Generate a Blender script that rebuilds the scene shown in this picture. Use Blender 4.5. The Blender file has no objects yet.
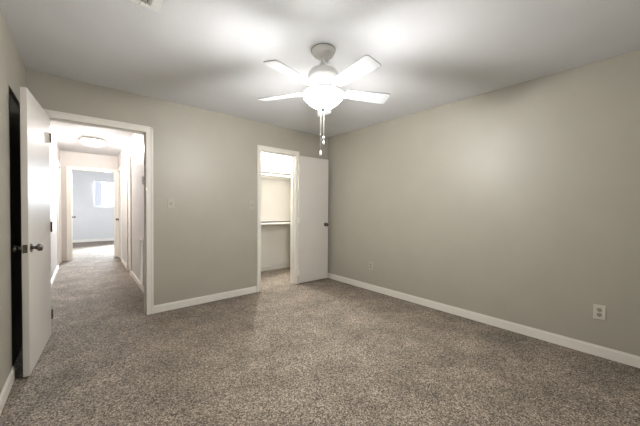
import bpy, bmesh, math, random
from mathutils import Vector, Matrix
random.seed(4)
S = bpy.context.scene
COL = S.collection

# ------------------------------------------------------------------ camera
F_PX, YAW, PITCH, ROLL, CAM_Z = 279.96, 0.70377, 0.017016, 0.006586, 1.20987
cyw, syw, cp, sp = math.cos(YAW), math.sin(YAW), math.cos(PITCH), math.sin(PITCH)
fwd = Vector((syw*cp, cyw*cp, -sp)); right = Vector((cyw, -syw, 0)); up = right.cross(fwd)
r2 = math.cos(ROLL)*right + math.sin(ROLL)*up
u2 = -math.sin(ROLL)*right + math.cos(ROLL)*up
cam_data = bpy.data.cameras.new('camera')
cam_data.sensor_width = 36.0
cam_data.lens = F_PX/640*36.0
cam_data.clip_start = 0.02
cam = bpy.data.objects.new('camera', cam_data); COL.objects.link(cam)
M4 = Matrix.Identity(4)
for i in range(3):
    M4[i][0], M4[i][1], M4[i][2] = r2[i], u2[i], -fwd[i]
M4[2][3] = CAM_Z
cam.matrix_world = M4
S.camera = cam

# ------------------------------------------------------------------ light and exposure
FAN_GLOW, FAN_BULB = 38.0, 62.0
HALL_GLOW, HALL_BULB = 10.0, 275.0
CLOSET_BULB = 160.0
SIDE_FILL_POWER = 55.0
S.view_settings.view_transform = 'Standard'
S.view_settings.look = 'None'
S.view_settings.gamma = 1.0
S.view_settings.use_curve_mapping = False
S.view_settings.exposure = 0.20
S.cycles.max_bounces = 12
S.cycles.diffuse_bounces = 8
S.cycles.use_denoising = True
W = bpy.data.worlds.new('world'); S.world = W; W.use_nodes = True
bg = W.node_tree.nodes['Background']
bg.inputs[0].default_value = (0.86, 0.92, 1.0, 1); bg.inputs[1].default_value = 3.0

def lamp(name, kind, loc, power, col=(1, 1, 1), size=0.05, rot=None, size_y=None):
    d = bpy.data.lights.new(name, kind); d.energy = power; d.color = col
    if kind == 'AREA':
        d.shape = 'RECTANGLE'; d.size = size; d.size_y = size_y or size
    else:
        d.shadow_soft_size = size
    o = bpy.data.objects.new(name, d); COL.objects.link(o); o.location = loc
    if rot: o.rotation_euler = rot
    o['kind'] = 'helper'
    return o
# daylight fill at an added, unseen opening in the far bedroom's left wall
lamp('daylight_and_fill', 'AREA', (-2.43, 10.6, 1.55), SIDE_FILL_POWER, (0.93, 0.96, 1.0), 1.2, (0, math.radians(-90), 0), 1.5)

lamp('daylight_and_fill', 'AREA', (0.9, 13.05, 2.05), 2400.0, (0.85, 0.91, 1.0), 1.1, (math.radians(-52), 0, 0), 0.9)

# ------------------------------------------------------------------ dimensions
R, D, L, H = 3.257, 3.641, -0.381, 2.44
FR = -0.32                      # wall behind the camera
TW = 0.119                      # partition thickness
D2 = D + TW
HL, HR, HE = -0.37, 0.66, 8.40  # hall
HE2 = HE + TW
FB = 12.5                       # far bedroom's back wall
CB = 4.77                       # closet back wall

# ------------------------------------------------------------------ materials
def rgb(r, g, b): 
    f = lambda c: (c/255/12.92) if c/255 <= 0.04045 else ((c/255+0.055)/1.055)**2.4
    return (f(r), f(g), f(b), 1)
def mat(name, col, rough=0.5, metal=0.0, bump=None, emit=None, spec=None):
    m = bpy.data.materials.new(name); m.use_nodes = True
    nt = m.node_tree; b = nt.nodes['Principled BSDF']
    b.inputs['Base Color'].default_value = col
    b.inputs['Roughness'].default_value = rough; b.inputs['Metallic'].default_value = metal
    if spec is not None: b.inputs['Specular IOR Level'].default_value = spec
    tc = nt.nodes.new('ShaderNodeTexCoord')
    if bump:
        scale, dist, strength = bump
        n = nt.nodes.new('ShaderNodeTexNoise'); n.inputs['Scale'].default_value = scale; n.inputs['Detail'].default_value = 3
        bp = nt.nodes.new('ShaderNodeBump'); bp.inputs['Distance'].default_value = dist; bp.inputs['Strength'].default_value = strength
        nt.links.new(tc.outputs['Object'], n.inputs['Vector'])
        nt.links.new(n.outputs['Fac'], bp.inputs['Height']); nt.links.new(bp.outputs['Normal'], b.inputs['Normal'])
    # faint procedural mottling so that no surface is one flat value
    n2 = nt.nodes.new('ShaderNodeTexNoise'); n2.inputs['Scale'].default_value = 3.0; n2.inputs['Detail'].default_value = 2
    rp = nt.nodes.new('ShaderNodeValToRGB')
    k = 0.97
    rp.color_ramp.elements[0].position = 0.35; rp.color_ramp.elements[1].position = 0.65
    rp.color_ramp.elements[0].color = (col[0]*k, col[1]*k, col[2]*k, 1); rp.color_ramp.elements[1].color = col
    nt.links.new(tc.outputs['Object'], n2.inputs['Vector'])
    nt.links.new(n2.outputs['Fac'], rp.inputs['Fac']); nt.links.new(rp.outputs['Color'], b.inputs['Base Color'])
    if emit:
        b.inputs['Emission Color'].default_value = emit[0]; b.inputs['Emission Strength'].default_value = emit[1]
    return m
M = {}
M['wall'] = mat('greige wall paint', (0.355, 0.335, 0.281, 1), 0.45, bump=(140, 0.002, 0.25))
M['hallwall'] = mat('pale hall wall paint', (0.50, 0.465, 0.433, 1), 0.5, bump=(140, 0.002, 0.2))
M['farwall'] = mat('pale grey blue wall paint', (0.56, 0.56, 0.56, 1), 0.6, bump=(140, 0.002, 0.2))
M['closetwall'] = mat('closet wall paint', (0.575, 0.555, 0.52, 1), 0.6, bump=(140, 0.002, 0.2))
M['ceiling'] = mat('white textured ceiling', (0.69, 0.70, 0.72, 1), 0.85, bump=(90, 0.004, 0.35))
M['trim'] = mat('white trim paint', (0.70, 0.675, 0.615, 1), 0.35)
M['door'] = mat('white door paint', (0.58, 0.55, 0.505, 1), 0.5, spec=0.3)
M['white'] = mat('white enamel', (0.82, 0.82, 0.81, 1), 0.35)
M['shelf'] = mat('shelf paint', (0.80, 0.79, 0.755, 1), 0.4)
M['metal'] = mat('aged bronze nickel', (0.22, 0.20, 0.185, 1), 0.25, 0.95)
M['nickel'] = mat('brushed nickel', (0.55, 0.53, 0.50, 1), 0.3, 0.9)
M['dark'] = mat('near black stained wood', (0.030, 0.026, 0.021, 1), 0.35, spec=0.15)
M['plate'] = mat('white plastic plate', (0.53, 0.505, 0.44, 1), 0.35)
M['beige'] = mat('painted over plate', (0.42, 0.39, 0.335, 1), 0.4)
M['ivory'] = mat('greyish almond plastic', (0.31, 0.285, 0.235, 1), 0.4)
M['slot'] = mat('dark slot', (0.02, 0.018, 0.015, 1), 0.6)
M['chain'] = mat('pale chain metal', (0.45, 0.44, 0.41, 1), 0.4, 0.3)
M['pewter'] = mat('grey fan finial', (0.38, 0.37, 0.36, 1), 0.35, 0.6)
M['edge'] = mat('grey shelf edge shade', (0.17, 0.165, 0.155, 1), 0.45, 0.2)  # dark tone painting in the shade on the shelf fronts
M['finial'] = mat('dull grey finial metal', (0.10, 0.098, 0.095, 1), 0.5, 0.3)
M['fan'] = mat('white fan enamel', (0.80, 0.80, 0.80, 1), 0.35)
M['blade'] = mat('off white fan blade', (0.45, 0.46, 0.47, 1), 0.4)
def bowl_mat(name, col, glow, clear):
    """lit frosted glass: a glowing scatter plus a share of bulb light that comes straight through"""
    m = bpy.data.materials.new(name); m.use_nodes = True
    nt = m.node_tree; b = nt.nodes['Principled BSDF']; out = nt.nodes['Material Output']
    b.inputs['Base Color'].default_value = (0.9, 0.9, 0.88, 1); b.inputs['Roughness'].default_value = 0.4
    b.inputs['Emission Color'].default_value = col; b.inputs['Emission Strength'].default_value = glow
    tr = nt.nodes.new('ShaderNodeBsdfTransparent'); mx = nt.nodes.new('ShaderNodeMixShader'); mx.inputs[0].default_value = 1-clear
    nt.links.new(tr.outputs[0], mx.inputs[1]); nt.links.new(b.outputs[0], mx.inputs[2]); nt.links.new(mx.outputs[0], out.inputs['Surface'])
    return m
M['bowl'] = bowl_mat('lit frosted glass bowl', (1.0, 0.99, 0.968, 1), FAN_GLOW, 0.5)
M['hallbowl'] = bowl_mat('lit frosted glass dome', (1.0, 0.965, 0.95, 1), HALL_GLOW, 0.5)
M['frosted'] = mat('pale lilac blind fabric', (0.64, 0.65, 0.71, 1), 0.6)

def glass_mat():
    m = bpy.data.materials.new('window glass'); m.use_nodes = True
    nt = m.node_tree; out = nt.nodes['Material Output']; nt.nodes.remove(nt.nodes['Principled BSDF'])
    tr = nt.nodes.new('ShaderNodeBsdfTransparent'); tr.inputs[0].default_value = (0.95, 0.97, 0.98, 1)
    gl = nt.nodes.new('ShaderNodeBsdfGlossy'); gl.inputs['Roughness'].default_value = 0.02
    fr = nt.nodes.new('ShaderNodeFresnel'); fr.inputs[0].default_value = 1.45
    mx = nt.nodes.new('ShaderNodeMixShader')
    nt.links.new(fr.outputs[0], mx.inputs[0]); nt.links.new(tr.outputs[0], mx.inputs[1]); nt.links.new(gl.outputs[0], mx.inputs[2])
    nt.links.new(mx.outputs[0], out.inputs['Surface'])
    return m
M['glass'] = glass_mat()

def carpet_mat():
    m = bpy.data.materials.new('speckled taupe carpet'); m.use_nodes = True
    nt = m.node_tree; b = nt.nodes['Principled BSDF']
    b.inputs['Roughness'].default_value = 0.95; b.inputs['Specular IOR Level'].default_value = 0.1
    tc = nt.nodes.new('ShaderNodeTexCoord')
    def noise(scale, detail, rough=0.6):
        n = nt.nodes.new('ShaderNodeTexNoise'); n.inputs['Scale'].default_value = scale
        n.inputs['Detail'].default_value = detail; n.inputs['Roughness'].default_value = rough
        nt.links.new(tc.outputs['Object'], n.inputs['Vector']); return n
    n1 = noise(115, 4.0, 0.8)
    vo = nt.nodes.new('ShaderNodeTexVoronoi'); vo.inputs['Scale'].default_value = 150
    nt.links.new(tc.outputs['Object'], vo.inputs['Vector'])
    sep = nt.nodes.new('ShaderNodeSeparateColor'); nt.links.new(vo.outputs['Color'], sep.inputs[0])
    av = nt.nodes.new('ShaderNodeMix'); av.data_type = 'FLOAT'; av.inputs[0].default_value = 0.38
    nt.links.new(n1.outputs['Fac'], av.inputs[2]); nt.links.new(sep.outputs[0], av.inputs[3])
    rp = nt.nodes.new('ShaderNodeValToRGB')
    e = rp.color_ramp.elements
    e[0].position = 0.24; e[0].color = (0.034, 0.024, 0.017, 1)
    e[1].position = 0.78; e[1].color = (0.475, 0.410, 0.338, 1)
    mid = rp.color_ramp.elements.new(0.50); mid.color = (0.177, 0.148, 0.117, 1)
    nt.links.new(av.outputs[0], rp.inputs['Fac'])
    n2 = noise(3.2, 5, 0.65)
    mr = nt.nodes.new('ShaderNodeMapRange'); mr.inputs[1].default_value = 0.3; mr.inputs[2].default_value = 0.7
    mr.inputs[3].default_value = 0.72; mr.inputs[4].default_value = 1.28
    nt.links.new(n2.outputs['Fac'], mr.inputs[0])
    mx = nt.nodes.new('ShaderNodeMix'); mx.data_type = 'RGBA'; mx.blend_type = 'MULTIPLY'; mx.inputs[0].default_value = 1
    nt.links.new(rp.outputs['Color'], mx.inputs[6]); nt.links.new(mr.outputs[0], mx.inputs[7])
    nt.links.new(mx.outputs[2], b.inputs['Base Color'])
    bp = nt.nodes.new('ShaderNodeBump'); bp.inputs['Distance'].default_value = 0.01; bp.inputs['Strength'].default_value = 0.6
    nt.links.new(n1.outputs['Fac'], bp.inputs['Height']); nt.links.new(bp.outputs['Normal'], b.inputs['Normal'])
    return m
M['carpet'] = carpet_mat()

# ------------------------------------------------------------------ mesh helpers
def box(bm, x0, x1, y0, y1, z0, z1, mtx=None):
    vs = [Vector((x, y, z)) for x in (x0, x1) for y in (y0, y1) for z in (z0, z1)]
    if mtx: vs = [mtx @ v for v in vs]
    v = [bm.verts.new(c) for c in vs]
    for f in ((0,1,3,2), (4,6,7,5), (0,4,5,1), (2,3,7,6), (0,2,6,4), (1,5,7,3)):
        bm.faces.new([v[i] for i in f])
def lathe(bm, prof, c=(0, 0, 0), n=32, axis='z'):
    """prof: list of (radius, height) from one end to the other."""
    rings = []
    for r, z in prof:
        ring = []
        for i in range(n):
            a = 2*math.pi*i/n
            p = (r*math.cos(a), r*math.sin(a), z)
            if axis == 'x': p = (z, r*math.cos(a), r*math.sin(a))
            if axis == 'y': p = (r*math.cos(a), z, r*math.sin(a))
            ring.append(bm.verts.new(Vector(c) + Vector(p)))
        rings.append(ring)
    for a, b in zip(rings, rings[1:]):
        for i in range(n):
            bm.faces.new((a[i], a[(i+1) % n], b[(i+1) % n], b[i]))
    for ring in (rings[0], rings[-1]):
        if (ring[0].co - ring[n//2].co).length > 1e-4: bm.faces.new(ring)
def obj(name, bm, m, parent=None, loc=None, bevel=0, smooth=False, seg=2):
    bmesh.ops.remove_doubles(bm, verts=bm.verts, dist=1e-6)
    bmesh.ops.recalc_face_normals(bm, faces=bm.faces)
    me = bpy.data.meshes.new(name); bm.to_mesh(me); bm.free()
    if smooth:
        for p in me.polygons: p.use_smooth = True
    me.materials.append(M[m])
    o = bpy.data.objects.new(name, me); COL.objects.link(o)
    if parent: o.parent = parent
    if loc: o.location = loc
    if bevel:
        md = o.modifiers.new('bevel', 'BEVEL'); md.width = bevel; md.segments = seg; md.limit_method = 'ANGLE'
    if smooth:
        md = o.modifiers.new('edges', 'EDGE_SPLIT'); md.split_angle = math.radians(40)
    return o
def tag(o, label, cat, group=None, kind=None):
    o['label'] = label; o['category'] = cat
    if group: o['group'] = group
    if kind: o['kind'] = kind
    return o
def struct(name, bm, m, label, cat, **k):
    return tag(obj(name, bm, m, **k), label, cat, kind='structure')
def root(name, loc, label, cat, rotz=0, group=None, kind=None):
    o = bpy.data.objects.new(name, None); COL.objects.link(o); o.location = loc; o.rotation_euler = (0, 0, rotz)
    o.empty_display_size = 0.05
    return tag(o, label, cat, group, kind)
def NB(): return bmesh.new()

def wall(axis, at, th, a0, a1, z1, openings):
    """Wall normal to axis at 'at' (thickness th), spanning a0..a1, with (o0,o1,oz0,oz1) openings."""
    bm = NB()
    xs = sorted({a0, a1, *[o[0] for o in openings], *[o[1] for o in openings]})
    for s0, s1 in zip(xs, xs[1:]):
        mid = (s0+s1)/2
        solids = [(0, z1)]
        for o in openings:
            if o[0] < mid < o[1]:
                new = []
                for z0, zz in solids:
                    if o[2] > z0: new.append((z0, o[2]))
                    if o[3] < zz: new.append((o[3], zz))
                solids = new
        for z0, zz in solids:
            if axis == 'y': box(bm, s0, s1, at, at+th, z0, zz)
            else: box(bm, at, at+th, s0, s1, z0, zz)
    return bm

# ------------------------------------------------------------------ shell
bm = NB(); box(bm, -2.6, 3.6, FR-0.15, FB+0.15, -0.08, 0)
struct('floor', bm, 'carpet', 'speckled taupe wall-to-wall carpet floor running through bedroom, hall and closet', 'carpet')
bm = NB(); box(bm, -2.6, 3.6, FR-0.15, FB+0.15, H, H+0.1)
struct('ceiling', bm, 'ceiling', 'white lightly textured ceiling above the rooms', 'ceiling')

DO0, DO1 = -0.262, 0.547      # hall doorway
CO0, CO1 = 1.961, 2.580       # closet doorway
DH = 2.045
KD0, KD1 = 2.872, 3.585       # dark door in the left wall
struct('wall_back', wall('y', D, TW, L-TW, R+TW, H, [(DO0, DO1, 0, DH), (CO0, CO1, 0, DH)]), 'wall',
       'greige back wall with the hall doorway and the closet doorway', 'wall')
struct('wall_right', wall('x', R, TW, FR-TW, D, H, []), 'wall', 'long plain greige wall on the right', 'wall')
struct('wall_left', wall('x', L-TW, TW, FR-TW, D, H, [(KD0, KD1, 0, DH)]), 'wall', 'greige wall at the left edge beside the open white door', 'wall')
struct('wall_front', wall('y', FR-TW, TW, L, R, H, []), 'wall', 'greige wall behind the viewpoint', 'wall')
# hall
LN0, LN1 = 5.97, 6.43         # linen closet door, hall right wall
RD0, RD1 = 7.50, 8.24         # end door, hall right wall
LD0, LD1 = 7.40, 8.20         # end door, hall left wall
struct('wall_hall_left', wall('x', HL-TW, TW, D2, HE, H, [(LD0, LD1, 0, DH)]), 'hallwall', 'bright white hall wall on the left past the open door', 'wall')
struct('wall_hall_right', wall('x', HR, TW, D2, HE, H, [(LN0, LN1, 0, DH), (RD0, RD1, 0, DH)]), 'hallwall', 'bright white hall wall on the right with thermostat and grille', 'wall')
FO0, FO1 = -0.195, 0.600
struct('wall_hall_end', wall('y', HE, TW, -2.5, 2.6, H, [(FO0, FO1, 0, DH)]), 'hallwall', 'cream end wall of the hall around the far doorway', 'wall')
# far bedroom
WX0, WX1, WZ0, WZ1 = 0.335, 1.45, 1.22, 2.09
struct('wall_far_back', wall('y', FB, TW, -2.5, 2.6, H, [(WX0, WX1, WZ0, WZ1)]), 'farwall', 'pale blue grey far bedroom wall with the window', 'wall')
struct('wall_far_left', wall('x', -2.5, TW, HE2, FB, H, [(9.95, 11.25, 0.8, 2.3)]), 'farwall', 'pale far bedroom side wall with an added opening for fill light, left of the far doorway', 'wall')
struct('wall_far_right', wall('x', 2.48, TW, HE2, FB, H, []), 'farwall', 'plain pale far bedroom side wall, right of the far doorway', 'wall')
# closet
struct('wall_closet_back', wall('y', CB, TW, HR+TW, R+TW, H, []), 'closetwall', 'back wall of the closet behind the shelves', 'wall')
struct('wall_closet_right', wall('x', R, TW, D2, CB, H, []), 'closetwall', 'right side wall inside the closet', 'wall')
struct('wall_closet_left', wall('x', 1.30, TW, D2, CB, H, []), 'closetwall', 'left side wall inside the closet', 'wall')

# baseboards --------------------------------------------------------
def baseboard(name, pts, label, h=0.088, t=0.013, m='trim'):
    """pts: runs (axis, at, a0, a1, side): axis 'y' = board along x on plane y=at, side +1/-1 = room side."""
    bm = NB()
    for axis, at, a0, a1, sd in pts:
        lo, hi = (at, at+sd*t) if sd > 0 else (at+sd*t, at)
        lo2, hi2 = (at, at+sd*t*0.55) if sd > 0 else (at+sd*t*0.55, at)
        if axis == 'y':
            box(bm, a0, a1, lo, hi, 0, h*0.86); box(bm, a0, a1, lo2, hi2, h*0.86, h)
        else:
            box(bm, lo, hi, a0, a1, 0, h*0.86); box(bm, lo2, hi2, a0, a1, h*0.86, h)
    return struct(name, bm, m, label, 'baseboard', bevel=0.002)
CW = 0.062  # casing width
baseboard('baseboard_back', [('y', D, DO1+CW, CO0-CW, -1), ('y', D, CO1+CW, R-0.013, -1)], 'white baseboard along the back wall between the doorways')
baseboard('baseboard_right', [('x', R, FR, D, -1)], 'long white baseboard along the right wall')
baseboard('baseboard_left', [('x', L, FR, KD0-0.002, 1)], 'white baseboard along the left wall before the dark door')
baseboard('baseboard_front', [('y', FR, L+0.013, R-0.013, 1)], 'white baseboard on the wall behind the viewpoint')
baseboard('baseboard_hall_left', [('x', HL, D2, LD0-CW, 1)], 'white baseboard along the left hall wall')
baseboard('baseboard_hall_right', [('x', HR, D2, LN0-CW, -1), ('x', HR, LN1+CW, RD0-CW, -1)], 'white baseboard along the right hall wall')
baseboard('baseboard_far', [('y', FB, -2.38, 2.48, -1)], 'white baseboard under the window in the far bedroom')
baseboard('baseboard_closet', [('y', CB, 1.42, R-0.013, -1), ('x', R, D2, CB, -1)], 'pale baseboard along the closet back wall', m='closetwall')

# door casings and jambs --------------------------------------------
def casing_y(name, x0, x1, y, side, label, back=True, stop=None, cl=CW, cr=CW):
    """Frame of an opening in a wall normal to y. y = visible face, side = -1 if the room is towards -y."""
    bm = NB(); t = 0.016
    fy = y if side < 0 else y+TW
    def leg(a0, a1, z0, z1, f, s):
        lo, hi = (f-t, f) if s < 0 else (f, f+t)
        box(bm, a0, a1, lo, hi, z0, z1)
        # raised outer bead
    for f, s in ((y, -1), (y+TW, 1)):
        if not back and s != side: continue
        leg(x0-cl, x0+0.004, 0, DH+0.06, f, s); leg(x1-0.004, x1+cr, 0, DH+0.06, f, s)
        leg(x0+0.004, x1-0.004, DH-0.004, DH+0.06, f, s)
        b = 0.006
        lo, hi = (f-t-b, f-t) if s < 0 else (f+t, f+t+b)
        if cl > 0.03: box(bm, x0-cl, x0-cl+0.02, lo, hi, 0, DH+0.06)
        if cr > 0.03: box(bm, x1+cr-0.02, x1+cr, lo, hi, 0, DH+0.06)
        box(bm, x0-cl, x1+cr, lo, hi, DH+0.04, DH+0.06)
    j = 0.016
    box(bm, x0, x0+j*0.3, y, y+TW, 0, DH); box(bm, x1-j*0.3, x1, y, y+TW, 0, DH); box(bm, x0, x1, y, y+TW, DH-j*0.3, DH)
    sy = y+0.045 if stop is None else stop
    box(bm, x0, x0+0.016, sy, sy+0.03, 0, DH); box(bm, x1-0.016, x1, sy, sy+0.03, 0, DH); box(bm, x0, x1, sy, sy+0.03, DH-0.016, DH)
    return struct(name, bm, 'trim', label, 'door frame', bevel=0.0015)
def casing_x(name, y0, y1, x, side, label, cw=CW):
    bm = NB(); t = 0.018
    lo, hi = (x-t, x) if side < 0 else (x, x+t)
    box(bm, lo, hi, y0-cw, y0+0.004, 0, DH+0.06); box(bm, lo, hi, y1-0.004, y1+cw, 0, DH+0.06)
    box(bm, lo, hi, y0+0.004, y1-0.004, DH-0.004, DH+0.06)
    d0, d1 = (x, x+TW) if side < 0 else (x-TW, x)
    box(bm, d0, d1, y0, y0+0.005, 0, DH); box(bm, d0, d1, y1-0.005, y1, 0, DH); box(bm, d0, d1, y0, y1, DH-0.005, DH)
    return struct(name, bm, 'trim', label, 'door frame', bevel=0.0015)
casing_y('trim_1', DO0, DO1, D, -1, 'white door frame around the hall doorway in the back wall')
casing_y('trim_2', CO0, CO1, D, -1, 'white door frame around the closet doorway', cl=0.055, cr=0.055)
casing_y('trim_3', FO0, FO1, HE, -1, 'white door frame at the far end of the hall', cl=0.075, cr=0.055, stop=HE+0.03)
casing_x('trim_4', LN0, LN1, HR, -1, 'white frame of the narrow closet door in the right hall wall')
casing_x('trim_5', RD0, RD1, HR, -1, 'white door frame at the far end of the right hall wall')
casing_x('trim_6', LD0, LD1, HL, 1, 'white door frame at the far end of the left hall wall')

# ------------------------------------------------------------------ doors
def knob_bm(length=0.062):
    """Knob along +x from the door face at x=0."""
    bm = NB()
    lathe(bm, [(0.0, 0.006), (0.012, 0.006), (0.0115, 0.024), (0.016, 0.030), (0.0255, 0.036), (0.0275, 0.046), (0.025, length-0.006), (0.019, length), (0.0, length)], n=24, axis='x')
    return bm
def rosette_bm():
    bm = NB(); lathe(bm, [(0.032, 0.0), (0.032, 0.004), (0.027, 0.008), (0.0, 0.008)], n=28, axis='x'); return bm
def add_knob(parent, pos, sign, m='metal', lab=None, length=0.062):
    """sign: +1 knob points along local +x, -1 along -x (or use a rotation in z)."""
    k = obj('knob', knob_bm(length), m, parent, loc=pos, smooth=True)
    k.rotation_euler = (0, 0, sign)
    if lab: k['label'] = lab
    obj('rosette', rosette_bm(), m, k, smooth=True)
    return k

# bedroom door, local frame: +y from hinge to latch edge, x thickness 0..0.035
ang = math.atan2(-0.071, 0.81)
pin = (-0.262, 3.617, 0)
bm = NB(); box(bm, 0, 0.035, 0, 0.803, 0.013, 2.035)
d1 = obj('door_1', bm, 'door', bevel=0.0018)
tag(d1, 'open white flush bedroom door with dark knobs, seen nearly edge-on at left', 'door', kind='structure')
d1.location = pin
d1.rotation_euler = (0, 0, math.pi + math.atan2(-0.062, 0.803) * 1.0)
# after a half turn local +x points to world -x, so mirror the slab to the world +x side
for v in d1.data.vertices: v.co.x = v.co.x - 0.035
kz, ky = 0.912, 0.803-0.062
add_knob(d1, (-0.035, ky, kz), math.pi, lab='dark metal knob')
add_knob(d1, (0.0, ky, kz), 0.0, lab='dark metal knob', length=0.055)
bm = NB(); box(bm, -0.030, -0.005, 0.803, 0.8045, kz-0.029, kz+0.029)
lp = obj('latch_plate', bm, 'metal', d1, bevel=0.0005); lp['label'] = 'dark metal latch plate'
bm = NB(); box(bm, -0.022, -0.012, 0.8045, 0.813, kz-0.009, kz+0.009)
obj('latch_bolt', bm, 'metal', lp, bevel=0.002)
for z in (0.20, 1.02, 1.845):
    bm = NB(); box(bm, -0.0365, -0.004, -0.0022, 0.0, z-0.045, z+0.045)
    box(bm, -0.0375, -0.035, -0.0022, 0.010, z-0.045, z+0.045)
    lathe(bm, [(0.0, z-0.047), (0.006, z-0.047), (0.006, z+0.047), (0.0, z+0.047)], c=(-0.041, -0.003, 0), n=12)
    h = obj('hinge', bm, 'metal', d1); h['label'] = 'grey metal hinge'

# closet door: local +x from hinge, y thickness 0..0.035 (front face y=0)
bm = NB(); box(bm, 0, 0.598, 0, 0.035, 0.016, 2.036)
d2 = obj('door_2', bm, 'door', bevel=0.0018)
tag(d2, 'white flush closet door swung open flat against the back wall', 'door', kind='structure')
d2.location = (2.603, 3.583, 0); d2.rotation_euler = (0, 0, math.radians(-2.6))
add_knob(d2, (0.598-0.060, 0, 0.935), -math.pi/2, lab='dark metal knob')
for z in (0.19, 1.02, 1.85):
    bm = NB(); lathe(bm, [(0.0, z-0.045), (0.007, z-0.045), (0.007, z+0.045), (0.0, z+0.045)], c=(-0.008, 0.010, 0), n=12)
    box(bm, -0.008, 0.012, -0.0015, 0.0, z-0.045, z+0.045)
    obj('hinge', bm, 'trim', d2)

# dark door in the left wall, almost wholly behind the open bedroom door
bm = NB(); box(bm, L-0.055, L-0.018, KD0+0.003, KD1-0.003, 0.012, DH-0.006)
d3 = obj('door_3', bm, 'dark', bevel=0.0015)
tag(d3, 'near black door in the left wall, mostly hidden behind the open white door', 'door', kind='structure')

# hall doors
def shut_door(name, x, y0, y1, side, label, knob_y=None):
    """Closed door in a wall normal to x; side = +1 if its hall face points to +x."""
    bm = NB()
    f = x - side*0.001
    box(bm, min(f, f-side*0.035), max(f, f-side*0.035), y0+0.0055, y1-0.0055, 0.014, DH-0.0075)
    d = obj(name, bm, 'door', bevel=0.0015); tag(d, label, 'door', kind='structure')
    if knob_y: add_knob(d, (f, knob_y, 0.915), 0 if side > 0 else math.pi, lab='dark metal knob')
    return d
shut_door('door_4', HR, LN0, LN1, -1, 'narrow white closet door halfway along the right hall wall')
shut_door('door_5', HR, RD0, RD1, -1, 'white door at the far end of the right hall wall', knob_y=RD1-0.07)
shut_door('door_6', HL, LD0, LD1, 1, 'white door at the far end of the left hall wall')
# door of the far bedroom, swung in
bm = NB(); box(bm, 0, 0.035, 0, 0.78, 0.014, DH-0.01)
d7 = obj('door_7', bm, 'door', bevel=0.0015); tag(d7, 'white far bedroom door swung inward beyond the hall end', 'door', kind='structure')
d7.location = (FO0-0.018, HE2+0.004, 0); d7.rotation_euler = (0, 0, math.radians(1.0))
add_knob(d7, (0.035, 0.72, 0.95), 0, lab='dark metal knob')

# ------------------------------------------------------------------ far bedroom window
def window(name, x0, x1, z0, z1, y, label):
    bm = NB(); f = 0.035
    box(bm, x0, x1, y+0.03, y+0.09, z0, z0+f); box(bm, x0, x1, y+0.03, y+0.09, z1-f, z1)
    box(bm, x0, x0+f, y+0.03, y+0.09, z0, z1); box(bm, x1-f, x1, y+0.03, y+0.09, z0, z1)
    w = obj(name, bm, 'white', bevel=0.002); tag(w, label, 'window', kind='structure')
    bm = NB(); box(bm, x0-0.02, x1+0.02, y-0.03, y+0.03, z0-0.022, z0)
    obj('sill', bm, 'white', w, bevel=0.003)
    bm = NB()
    zm = (z0+z1)/2
    box(bm, x0+f, x1-f, y+0.045, y+0.075, zm-0.014, zm+0.014)
    for q in (0.27, 0.76):
        zz = z0+(z1-z0)*q; box(bm, x0+f, x1-f, y+0.052, y+0.066, zz-0.006, zz+0.006)
    obj('meeting_rail', bm, 'white', w)
    bm = NB(); box(bm, x0+f, x1-f, y+0.058, y+0.062, z0+f, z1-f)
    obj('pane', bm, 'glass', w)
    return w
window('window_1', WX0, WX1, WZ0, WZ1, FB, 'bright white daylit window in the far bedroom wall')
# drawn-back blind panel at the left side of the window
t = root('window_blind', (WX0+0.095, FB-0.03, WZ0+0.005), 'narrow pale lilac blind panel hanging at the left side of the bright window', 'blind')
for i in range(5):
    bm = NB(); x = -0.095+i*0.038
    box(bm, x, x+0.040, -0.0015+0.004*(i % 2), 0.0015+0.004*(i % 2), 0.0, 0.85)
    obj('slat', bm, 'frosted', t)
bm = NB(); box(bm, -0.10, 0.105, -0.012, 0.029, 0.85, 0.875); obj('head_rail', bm, 'white', t, bevel=0.002)

# ------------------------------------------------------------------ closet shelves, rods
CX0, CX1 = 1.42, R
def shelf(z, depth, label, rod_label, rod_y, rod_z, name='shelf'):
    r = root('closet_shelf', (CX0, CB, z), label, 'shelf')
    bm = NB(); box(bm, 0.002, CX1-CX0-0.002, -depth, -0.002, -0.019, 0.0)
    obj('board', bm, 'shelf', r, bevel=0.002)
    bm = NB(); box(bm, 0.002, CX1-CX0-0.002, -depth-0.002, -depth, -0.021, 0.001)  # thin dark strip stands in for shade along the shelf front
    e_ = obj('edge_shade', bm, 'edge', r); e_['label'] = 'dark strip painting shade along the shelf front'
    bm = NB(); box(bm, 0.002, CX1-CX0-0.002, -0.021, -0.002, -0.105, -0.0195)
    obj('cleat', bm, 'closetwall', r, bevel=0.002)
    bm = NB(); box(bm, CX1-CX0-0.021, CX1-CX0-0.002, -depth, -0.022, -0.105, -0.0195)
    obj('cleat', bm, 'closetwall', r, bevel=0.002)
    c = root('closet_rod', (CX0, rod_y, rod_z), rod_label, 'rod')
    bm = NB(); lathe(bm, [(0.0, 0.003), (0.0165, 0.003), (0.0165, CX1-CX0-0.003), (0.0, CX1-CX0-0.003)], n=20, axis='x')
    obj('pole', bm, 'shelf', c, smooth=True)
    for xx in (0.0, CX1-CX0-0.012):
        bm = NB(); lathe(bm, [(0.0, xx), (0.028, xx), (0.028, xx+0.012), (0.0, xx+0.012)], n=20, axis='x')
        obj('rod_socket', bm, 'shelf', c, smooth=True)
shelf(1.864, 0.30, 'upper white closet shelf above eye level', 'upper white hanging rod in front of the top closet shelf', CB-0.333, 1.800)
shelf(0.968, 0.30, 'lower white closet shelf at waist height', 'lower white hanging rod in front of the waist-high closet shelf', CB-0.333, 0.922)
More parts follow.
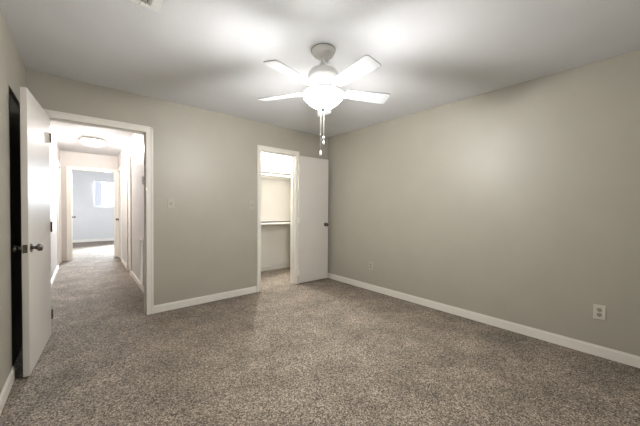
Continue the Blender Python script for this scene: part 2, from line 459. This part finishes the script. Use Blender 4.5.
# closet ceiling lamp (above the door head, inside)
t = root('closet_lamp', (2.50, 4.475, H), 'small white bulb holder on the closet ceiling', 'lamp')
bm = NB(); lathe(bm, [(0.0, 0.0), (0.055, 0.0), (0.055, -0.012), (0.025, -0.035), (0.0, -0.035)]); obj('holder', bm, 'white', t, smooth=True)
lamp('closet_light', 'POINT', (2.50, 4.475, H-0.10), CLOSET_BULB, (1.0, 0.985, 0.965), 0.05)

# ------------------------------------------------------------------ ceiling fan
FX, FY = 1.4367, 1.6636
fan = root('ceiling_fan', (FX, FY, H), 'white five-blade ceiling fan with lit bowl hanging in the middle of the bedroom ceiling', 'ceiling fan')
zz = lambda z: z-H
bm = NB(); lathe(bm, [(0.0, 0), (0.089, 0), (0.091, -0.008), (0.088, -0.024), (0.077, -0.043), (0.055, -0.059), (0.026, -0.066), (0.0, -0.066)], n=48)
cn = obj('canopy', bm, 'fan', fan, smooth=True)
bm = NB(); lathe(bm, [(0.0905, -0.001), (0.095, -0.001), (0.095, -0.006), (0.0905, -0.006)], n=48); obj('canopy_ring', bm, 'pewter', cn, smooth=True)
for a in (20, 140, 260):
    ar = math.radians(a); bm = NB()
    bmesh.ops.create_uvsphere(bm, u_segments=10, v_segments=6, radius=0.006, matrix=Matrix.Translation((0.081*math.cos(ar), 0.081*math.sin(ar), -0.038)))
    obj('screw', bm, 'white', cn, smooth=True)
bm = NB(); lathe(bm, [(0.0, -0.05), (0.0135, -0.05), (0.0135, -0.125), (0.0, -0.125)], n=20); obj('downrod', bm, 'fan', fan, smooth=True)
bm = NB(); lathe(bm, [(0.0, zz(2.345)), (0.022, zz(2.345)), (0.026, zz(2.315)), (0.060, zz(2.301)), (0.094, zz(2.281)), (0.113, zz(2.258)), (0.118, zz(2.236)), (0.118, zz(2.205)), (0.106, zz(2.180)), (0.085, zz(2.163)), (0.0, zz(2.163))], n=56)
mh = obj('motor_housing', bm, 'fan', fan, smooth=True)
bm = NB(); lathe(bm, [(0.1175, zz(2.232)), (0.1205, zz(2.229)), (0.1205, zz(2.219)), (0.1175, zz(2.216))], n=56); obj('trim_band', bm, 'fan', mh, smooth=True)
bm = NB(); lathe(bm, [(0.0, zz(2.163)), (0.078, zz(2.163)), (0.078, zz(2.146)), (0.0, zz(2.146))], n=40); obj('flywheel', bm, 'fan', fan, smooth=True)
bm = NB(); lathe(bm, [(0.0, zz(2.146)), (0.052, zz(2.146)), (0.056, zz(2.128)), (0.052, zz(2.108)), (0.0, zz(2.108))], n=36); obj('switch_housing', bm, 'fan', fan, smooth=True)
bm = NB(); lathe(bm, [(0.0, zz(2.113)), (0.085, zz(2.113)), (0.128, zz(2.110)), (0.133, zz(2.107)), (0.133, zz(2.098)), (0.0, zz(2.098))], n=40); obj('light_fitter', bm, 'fan', fan, smooth=True)
# three bulbs in the bowl
for k in range(3):
    a = math.radians((50, 158, 300)[k]); c = (0.062*math.cos(a), 0.062*math.sin(a))
    bm = NB(); lathe(bm, [(0.0, zz(2.098)), (0.013, zz(2.098)), (0.013, zz(2.070)), (0.0, zz(2.070))], c=(c[0], c[1], 0), n=16)
    obj('bulb_socket', bm, 'fan', fan, smooth=True)
    lamp('bulb', 'POINT', (FX+c[0], FY+c[1], 2.038), FAN_BULB, (1.0, 0.99, 0.968), 0.055)
bm = NB(); lathe(bm, [(0.140, zz(2.103)), (0.150, zz(2.099)), (0.1535, zz(2.085)), (0.149, zz(2.067)), (0.130, zz(2.046)), (0.112, zz(2.029)), (0.091, zz(2.013)), (0.068, zz(2.000)), (0.042, zz(1.992)), (0.012, zz(1.989)), (0.0, zz(1.989))], n=56)
bowl = obj('light_bowl', bm, 'bowl', fan, smooth=True); bowl['label'] = 'glowing frosted glass bowl'
bm = NB(); lathe(bm, [(0.0, zz(1.991)), (0.020, zz(1.991)), (0.020, zz(1.984)), (0.013, zz(1.976)), (0.006, zz(1.968)), (0.0, zz(1.966))], n=24)
f_ = obj('finial', bm, 'finial', fan, smooth=True); f_['label'] = 'small grey finial under the bowl'
# blades
BZ, BR, BW, PIT, PHI = 2.1237, 0.5576, 0.1387, -0.21956, 0.83584
def blade_bm():
    bm = NB(); n = 6; th = 0.0035
    pts = []
    r0, r1, w0, w1 = 0.185, BR, 0.100, BW
    pts.append((r0, -w0/2+0.012)); pts.append((r0+0.012, -w0/2))
    rc = 0.024
    for i in range(n+1):
        a = -math.pi/2 + math.pi/2*i/n; pts.append((r1-rc+rc*math.cos(a), -w1/2+rc+rc*math.sin(a)))
    for i in range(n+1):
        a = math.pi/2*i/n; pts.append((r1-rc+rc*math.cos(a), w1/2-rc+rc*math.sin(a)))
    pts.append((r0+0.012, w0/2)); pts.append((r0, w0/2-0.012))
    top = [bm.verts.new((x, y, th)) for x, y in pts]; bot = [bm.verts.new((x, y, -th)) for x, y in pts]
    bm.faces.new(top); bm.faces.new(bot[::-1])
    for i in range(len(pts)):
        j = (i+1) % len(pts); bm.faces.new((top[i], bot[i], bot[j], top[j]))
    return bm
def iron_bm():
    """blade bracket: arm from the flywheel out to a forked plate under the blade"""
    bm = NB()
    secs = [(0.070, 0.020, 0.031, 0.008), (0.105, 0.014, 0.026, 0.007), (0.140, 0.013, 0.010, 0.006), (0.170, 0.022, -0.004, 0.005), (0.200, 0.040, -0.0045, 0.0035), (0.235, 0.036, -0.0045, 0.0035), (0.258, 0.014, -0.0045, 0.0035)]
    prev = None
    for r, w, z, t in secs:
        q = [bm.verts.new((r, -w, z-t)), bm.verts.new((r, w, z-t)), bm.verts.new((r, w, z+t*0.2)), bm.verts.new((r, -w, z+t*0.2))]
        if prev:
            for i in range(4): bm.faces.new((prev[i], prev[(i+1) % 4], q[(i+1) % 4], q[i]))
        else: bm.faces.new(q)
        prev = q
    bm.faces.new(prev[::-1])
    return bm
b0 = i0 = None
for k in range(5):
    a = PHI + k*2*math.pi/5
    if b0 is None:
        b0 = obj('blade', blade_bm(), 'blade', fan, bevel=0.0012); i0 = obj('blade_iron', iron_bm(), 'fan', b0, bevel=0.001)
        b, ir = b0, i0
    else:
        b = b0.copy(); COL.objects.link(b); b.parent = fan
        ir = i0.copy(); COL.objects.link(ir); ir.parent = b
    b.location = (0, 0, BZ-H)
    b.rotation_euler = (PIT, 0, a)
# pull chains
def chain(dx, dy, ztop, zbot, fob, lab):
    bm = NB(); n = int((ztop-zbot)/0.0075)
    for i in range(n):
        bmesh.ops.create_icosphere(bm, subdivisions=1, radius=0.0017, matrix=Matrix.Translation((dx, dy, zz(ztop-(i+0.5)*0.0075))))
    lathe(bm, [(0.0, zz(ztop)), (0.0009, zz(ztop)), (0.0009, zz(zbot)), (0.0, zz(zbot))], c=(dx, dy, 0), n=8)
    c = obj('pull_chain', bm, 'chain', fan, smooth=True); c['label'] = lab
    bm = NB()
    if fob == 'double':
        lathe(bm, [(0.0, 0.0), (0.004, 0.0), (0.0085, -0.008), (0.0095, -0.016), (0.006, -0.022), (0.005, -0.034), (0.0085, -0.046), (0.0105, -0.056), (0.0075, -0.064), (0.0, -0.066)], c=(dx, dy, zz(zbot)), n=20)
    else:
        lathe(bm, [(0.0, 0.0), (0.004, 0.0), (0.0065, -0.010), (0.0095, -0.028), (0.010, -0.036), (0.0075, -0.042), (0.0, -0.044)], c=(dx, dy, zz(zbot)), n=20)
    obj('fob', bm, 'white', c, smooth=True)
chain(0.006, -0.002, 1.968, 1.772, 'double', 'short pull chain with a double bead fob')
chain(-0.012, 0.012, 1.985, 1.662, 'single', 'long pull chain with a bell-shaped fob')
# ------------------------------------------------------------------ hall flush light
hf = root('ceiling_light', (0.155, 6.57, H), 'glowing dome light with thin metal rim on the hall ceiling', 'ceiling light')
bm = NB(); lathe(bm, [(0.0, 0), (0.175, 0), (0.180, -0.012), (0.170, -0.034), (0.0, -0.034)], n=40); obj('base', bm, 'white', hf, smooth=True)
bm = NB(); lathe(bm, [(0.165, -0.034), (0.215, -0.030), (0.219, -0.036), (0.165, -0.046)], n=48); obj('rim', bm, 'nickel', hf, smooth=True)
bm = NB(); lathe(bm, [(0.172, -0.044), (0.168, -0.066), (0.150, -0.088), (0.118, -0.106), (0.075, -0.118), (0.025, -0.123), (0.0, -0.123)], n=48)
o = obj('dome', bm, 'hallbowl', hf, smooth=True); o['label'] = 'glowing frosted glass dome'
bm = NB(); lathe(bm, [(0.0, -0.120), (0.010, -0.122), (0.010, -0.130), (0.0, -0.136)], n=16); obj('finial', bm, 'nickel', hf, smooth=True)

lamp('bulb', 'POINT', (0.155, 6.57, H-0.054), HALL_BULB, (1.0, 0.955, 0.935), 0.016)

# ------------------------------------------------------------------ ceiling register
rg = root('ceiling_vent', (0.37, 2.02, H), 'white metal air vent in the ceiling at the top left', 'vent')
LX, LY = 0.36, 0.21
bm = NB(); b = 0.046; t0 = 0.006
box(bm, -LX, 0, -b, 0, -t0, 0); box(bm, -LX, 0, -LY, -LY+b, -t0, 0); box(bm, -LX, -LX+b, -LY+b, -b, -t0, 0); box(bm, -b, 0, -LY+b, -b, -t0, 0)
obj('frame', bm, 'white', rg, bevel=0.003)
bm = NB(); box(bm, -LX+b, -b, -LY+b, -b, -0.0015, -0.0005); obj('backing', bm, 'slot', rg)
n = 12
for i in range(n):
    bm = NB(); x = -LX+b+0.012+(LX-2*b-0.024)*i/(n-1)
    box(bm, -0.0095, 0.0095, -LY+b, -b, -0.0008, 0.0008, Matrix.Translation((x, 0, -0.010)) @ Matrix.Rotation(math.radians(40), 4, 'Y'))
    obj('louver', bm, 'white', rg)
for sx in (-0.10, -LX+0.10):
    bm = NB(); lathe(bm, [(0.0, -t0-0.002), (0.004, -t0-0.0015), (0.005, -t0), (0.0, -t0)], c=(sx, -0.013, 0), n=12); obj('screw', bm, 'metal', rg)

# ------------------------------------------------------------------ switches and outlets
def switch(name, x, z, label):
    """on the back wall, facing -y"""
    r = root(name, (x, D, z), label, 'light switch')
    bm = NB(); box(bm, -0.036, 0.036, -0.006, 0, -0.059, 0.059); obj('plate', bm, 'plate2', r, bevel=0.003)
    bm = NB(); box(bm, -0.006, 0.006, -0.0075, -0.006, -0.013, 0.013); obj('toggle_slot', bm, 'slotgrey', r)
    bm = NB(); box(bm, -0.004, 0.004, -0.016, 0, -0.005, 0.005, Matrix.Translation((0, -0.006, 0.002)) @ Matrix.Rotation(math.radians(-25), 4, 'X')); obj('toggle', bm, 'plate2', r, bevel=0.001)
    for q in (-0.031, 0.031):
        bm = NB(); lathe(bm, [(0.0, -0.0072), (0.0022, -0.007), (0.003, -0.006), (0.0, -0.006)], c=(0, 0, q), n=10, axis='y'); obj('screw', bm, 'nickel', r)
M['slotgrey'] = mat('shadow grey switch slot', (0.12, 0.11, 0.09, 1), 0.5)
M['plate2'] = mat('wall coloured switch plastic', (0.40, 0.375, 0.318, 1), 0.35)
switch('light_switch', 0.793, 1.255, 'single toggle light switch on the back wall right of the hall doorway')
switch('light_switch', 1.830, 1.250, 'single toggle light switch beside the left edge of the closet doorway')
def outlet(name, y, z, label, mp, mr):
    """on the right wall, facing -x"""
    r = root(name, (R, y, z), label, 'outlet')
    bm = NB(); box(bm, -0.006, 0, -0.037, 0.037, -0.060, 0.060); obj('plate', bm, mp, r, bevel=0.003)
    for q in (-0.0205, 0.0205):
        bm = NB(); lathe(bm, [(0.0, -0.0085), (0.0155, -0.0085), (0.017, -0.0075), (0.017, -0.005), (0.0, -0.005)], c=(0, 0, q), n=24, axis='x')
        rc = obj('receptacle', bm, mr, r)
        bm = NB()
        for s in (-1, 1): box(bm, -0.0090, -0.0084, s*0.0062-0.0014, s*0.0062+0.0014, q-0.002, q+0.0075)
        box(bm, -0.0090, -0.0084, -0.0025, 0.0025, q-0.0095, q-0.0045)
        obj('slots', bm, 'slot', rc)
    bm = NB(); lathe(bm, [(0.0, -0.0075), (0.003, -0.0065), (0.003, -0.0055), (0.0, -0.0055)], n=10, axis='x'); obj('screw', bm, 'nickel', r)
outlet('wall_outlet', 0.256, 0.365, 'white duplex outlet on the right wall nearer the viewer', 'plate', 'ivory')
outlet('wall_outlet', 2.662, 0.362, 'beige duplex outlet painted like the wall, farther along the right wall', 'beige', 'ivory')

# hall thermostat and return grille (right hall wall)
t = root('thermostat', (HR, 4.555, 1.583), 'small grey thermostat high on the right hall wall just inside the doorway', 'thermostat')
bm = NB(); box(bm, -0.008, 0, -0.055, 0.055, -0.055, 0.055); obj('back_plate', bm, 'ivory', t, bevel=0.002)
bm = NB(); box(bm, -0.030, -0.008, -0.048, 0.048, -0.048, 0.048); obj('cover', bm, 'ivory', t, bevel=0.005)
g = root('return_grille', (HR, 4.72, 0.44), 'pale metal return air grille low on the right hall wall', 'grille')
bm = NB(); hw, hh, b = 0.14, 0.32, 0.025
box(bm, -0.02, 0, -hw, -hw+b, -hh, hh); box(bm, -0.02, 0, hw-b, hw, -hh, hh); box(bm, -0.02, 0, -hw+b, hw-b, hh-b, hh); box(bm, -0.02, 0, -hw+b, hw-b, -hh, -hh+b)
obj('frame', bm, 'trim', g, bevel=0.002)
bm = NB(); box(bm, -0.003, -0.001, -hw+b, hw-b, -hh+b, hh-b); obj('backing', bm, 'slot', g)
for i in range(24):
    bm = NB(); z = -hh+b+0.012+(2*hh-2*b-0.024)*i/23
    box(bm, -0.008, 0.008, -hw+b, hw-b, -0.0008, 0.0008, Matrix.Translation((-0.012, 0, z)) @ Matrix.Rotation(math.radians(-35), 4, 'Y'))
    obj('louver', bm, 'trim', g)
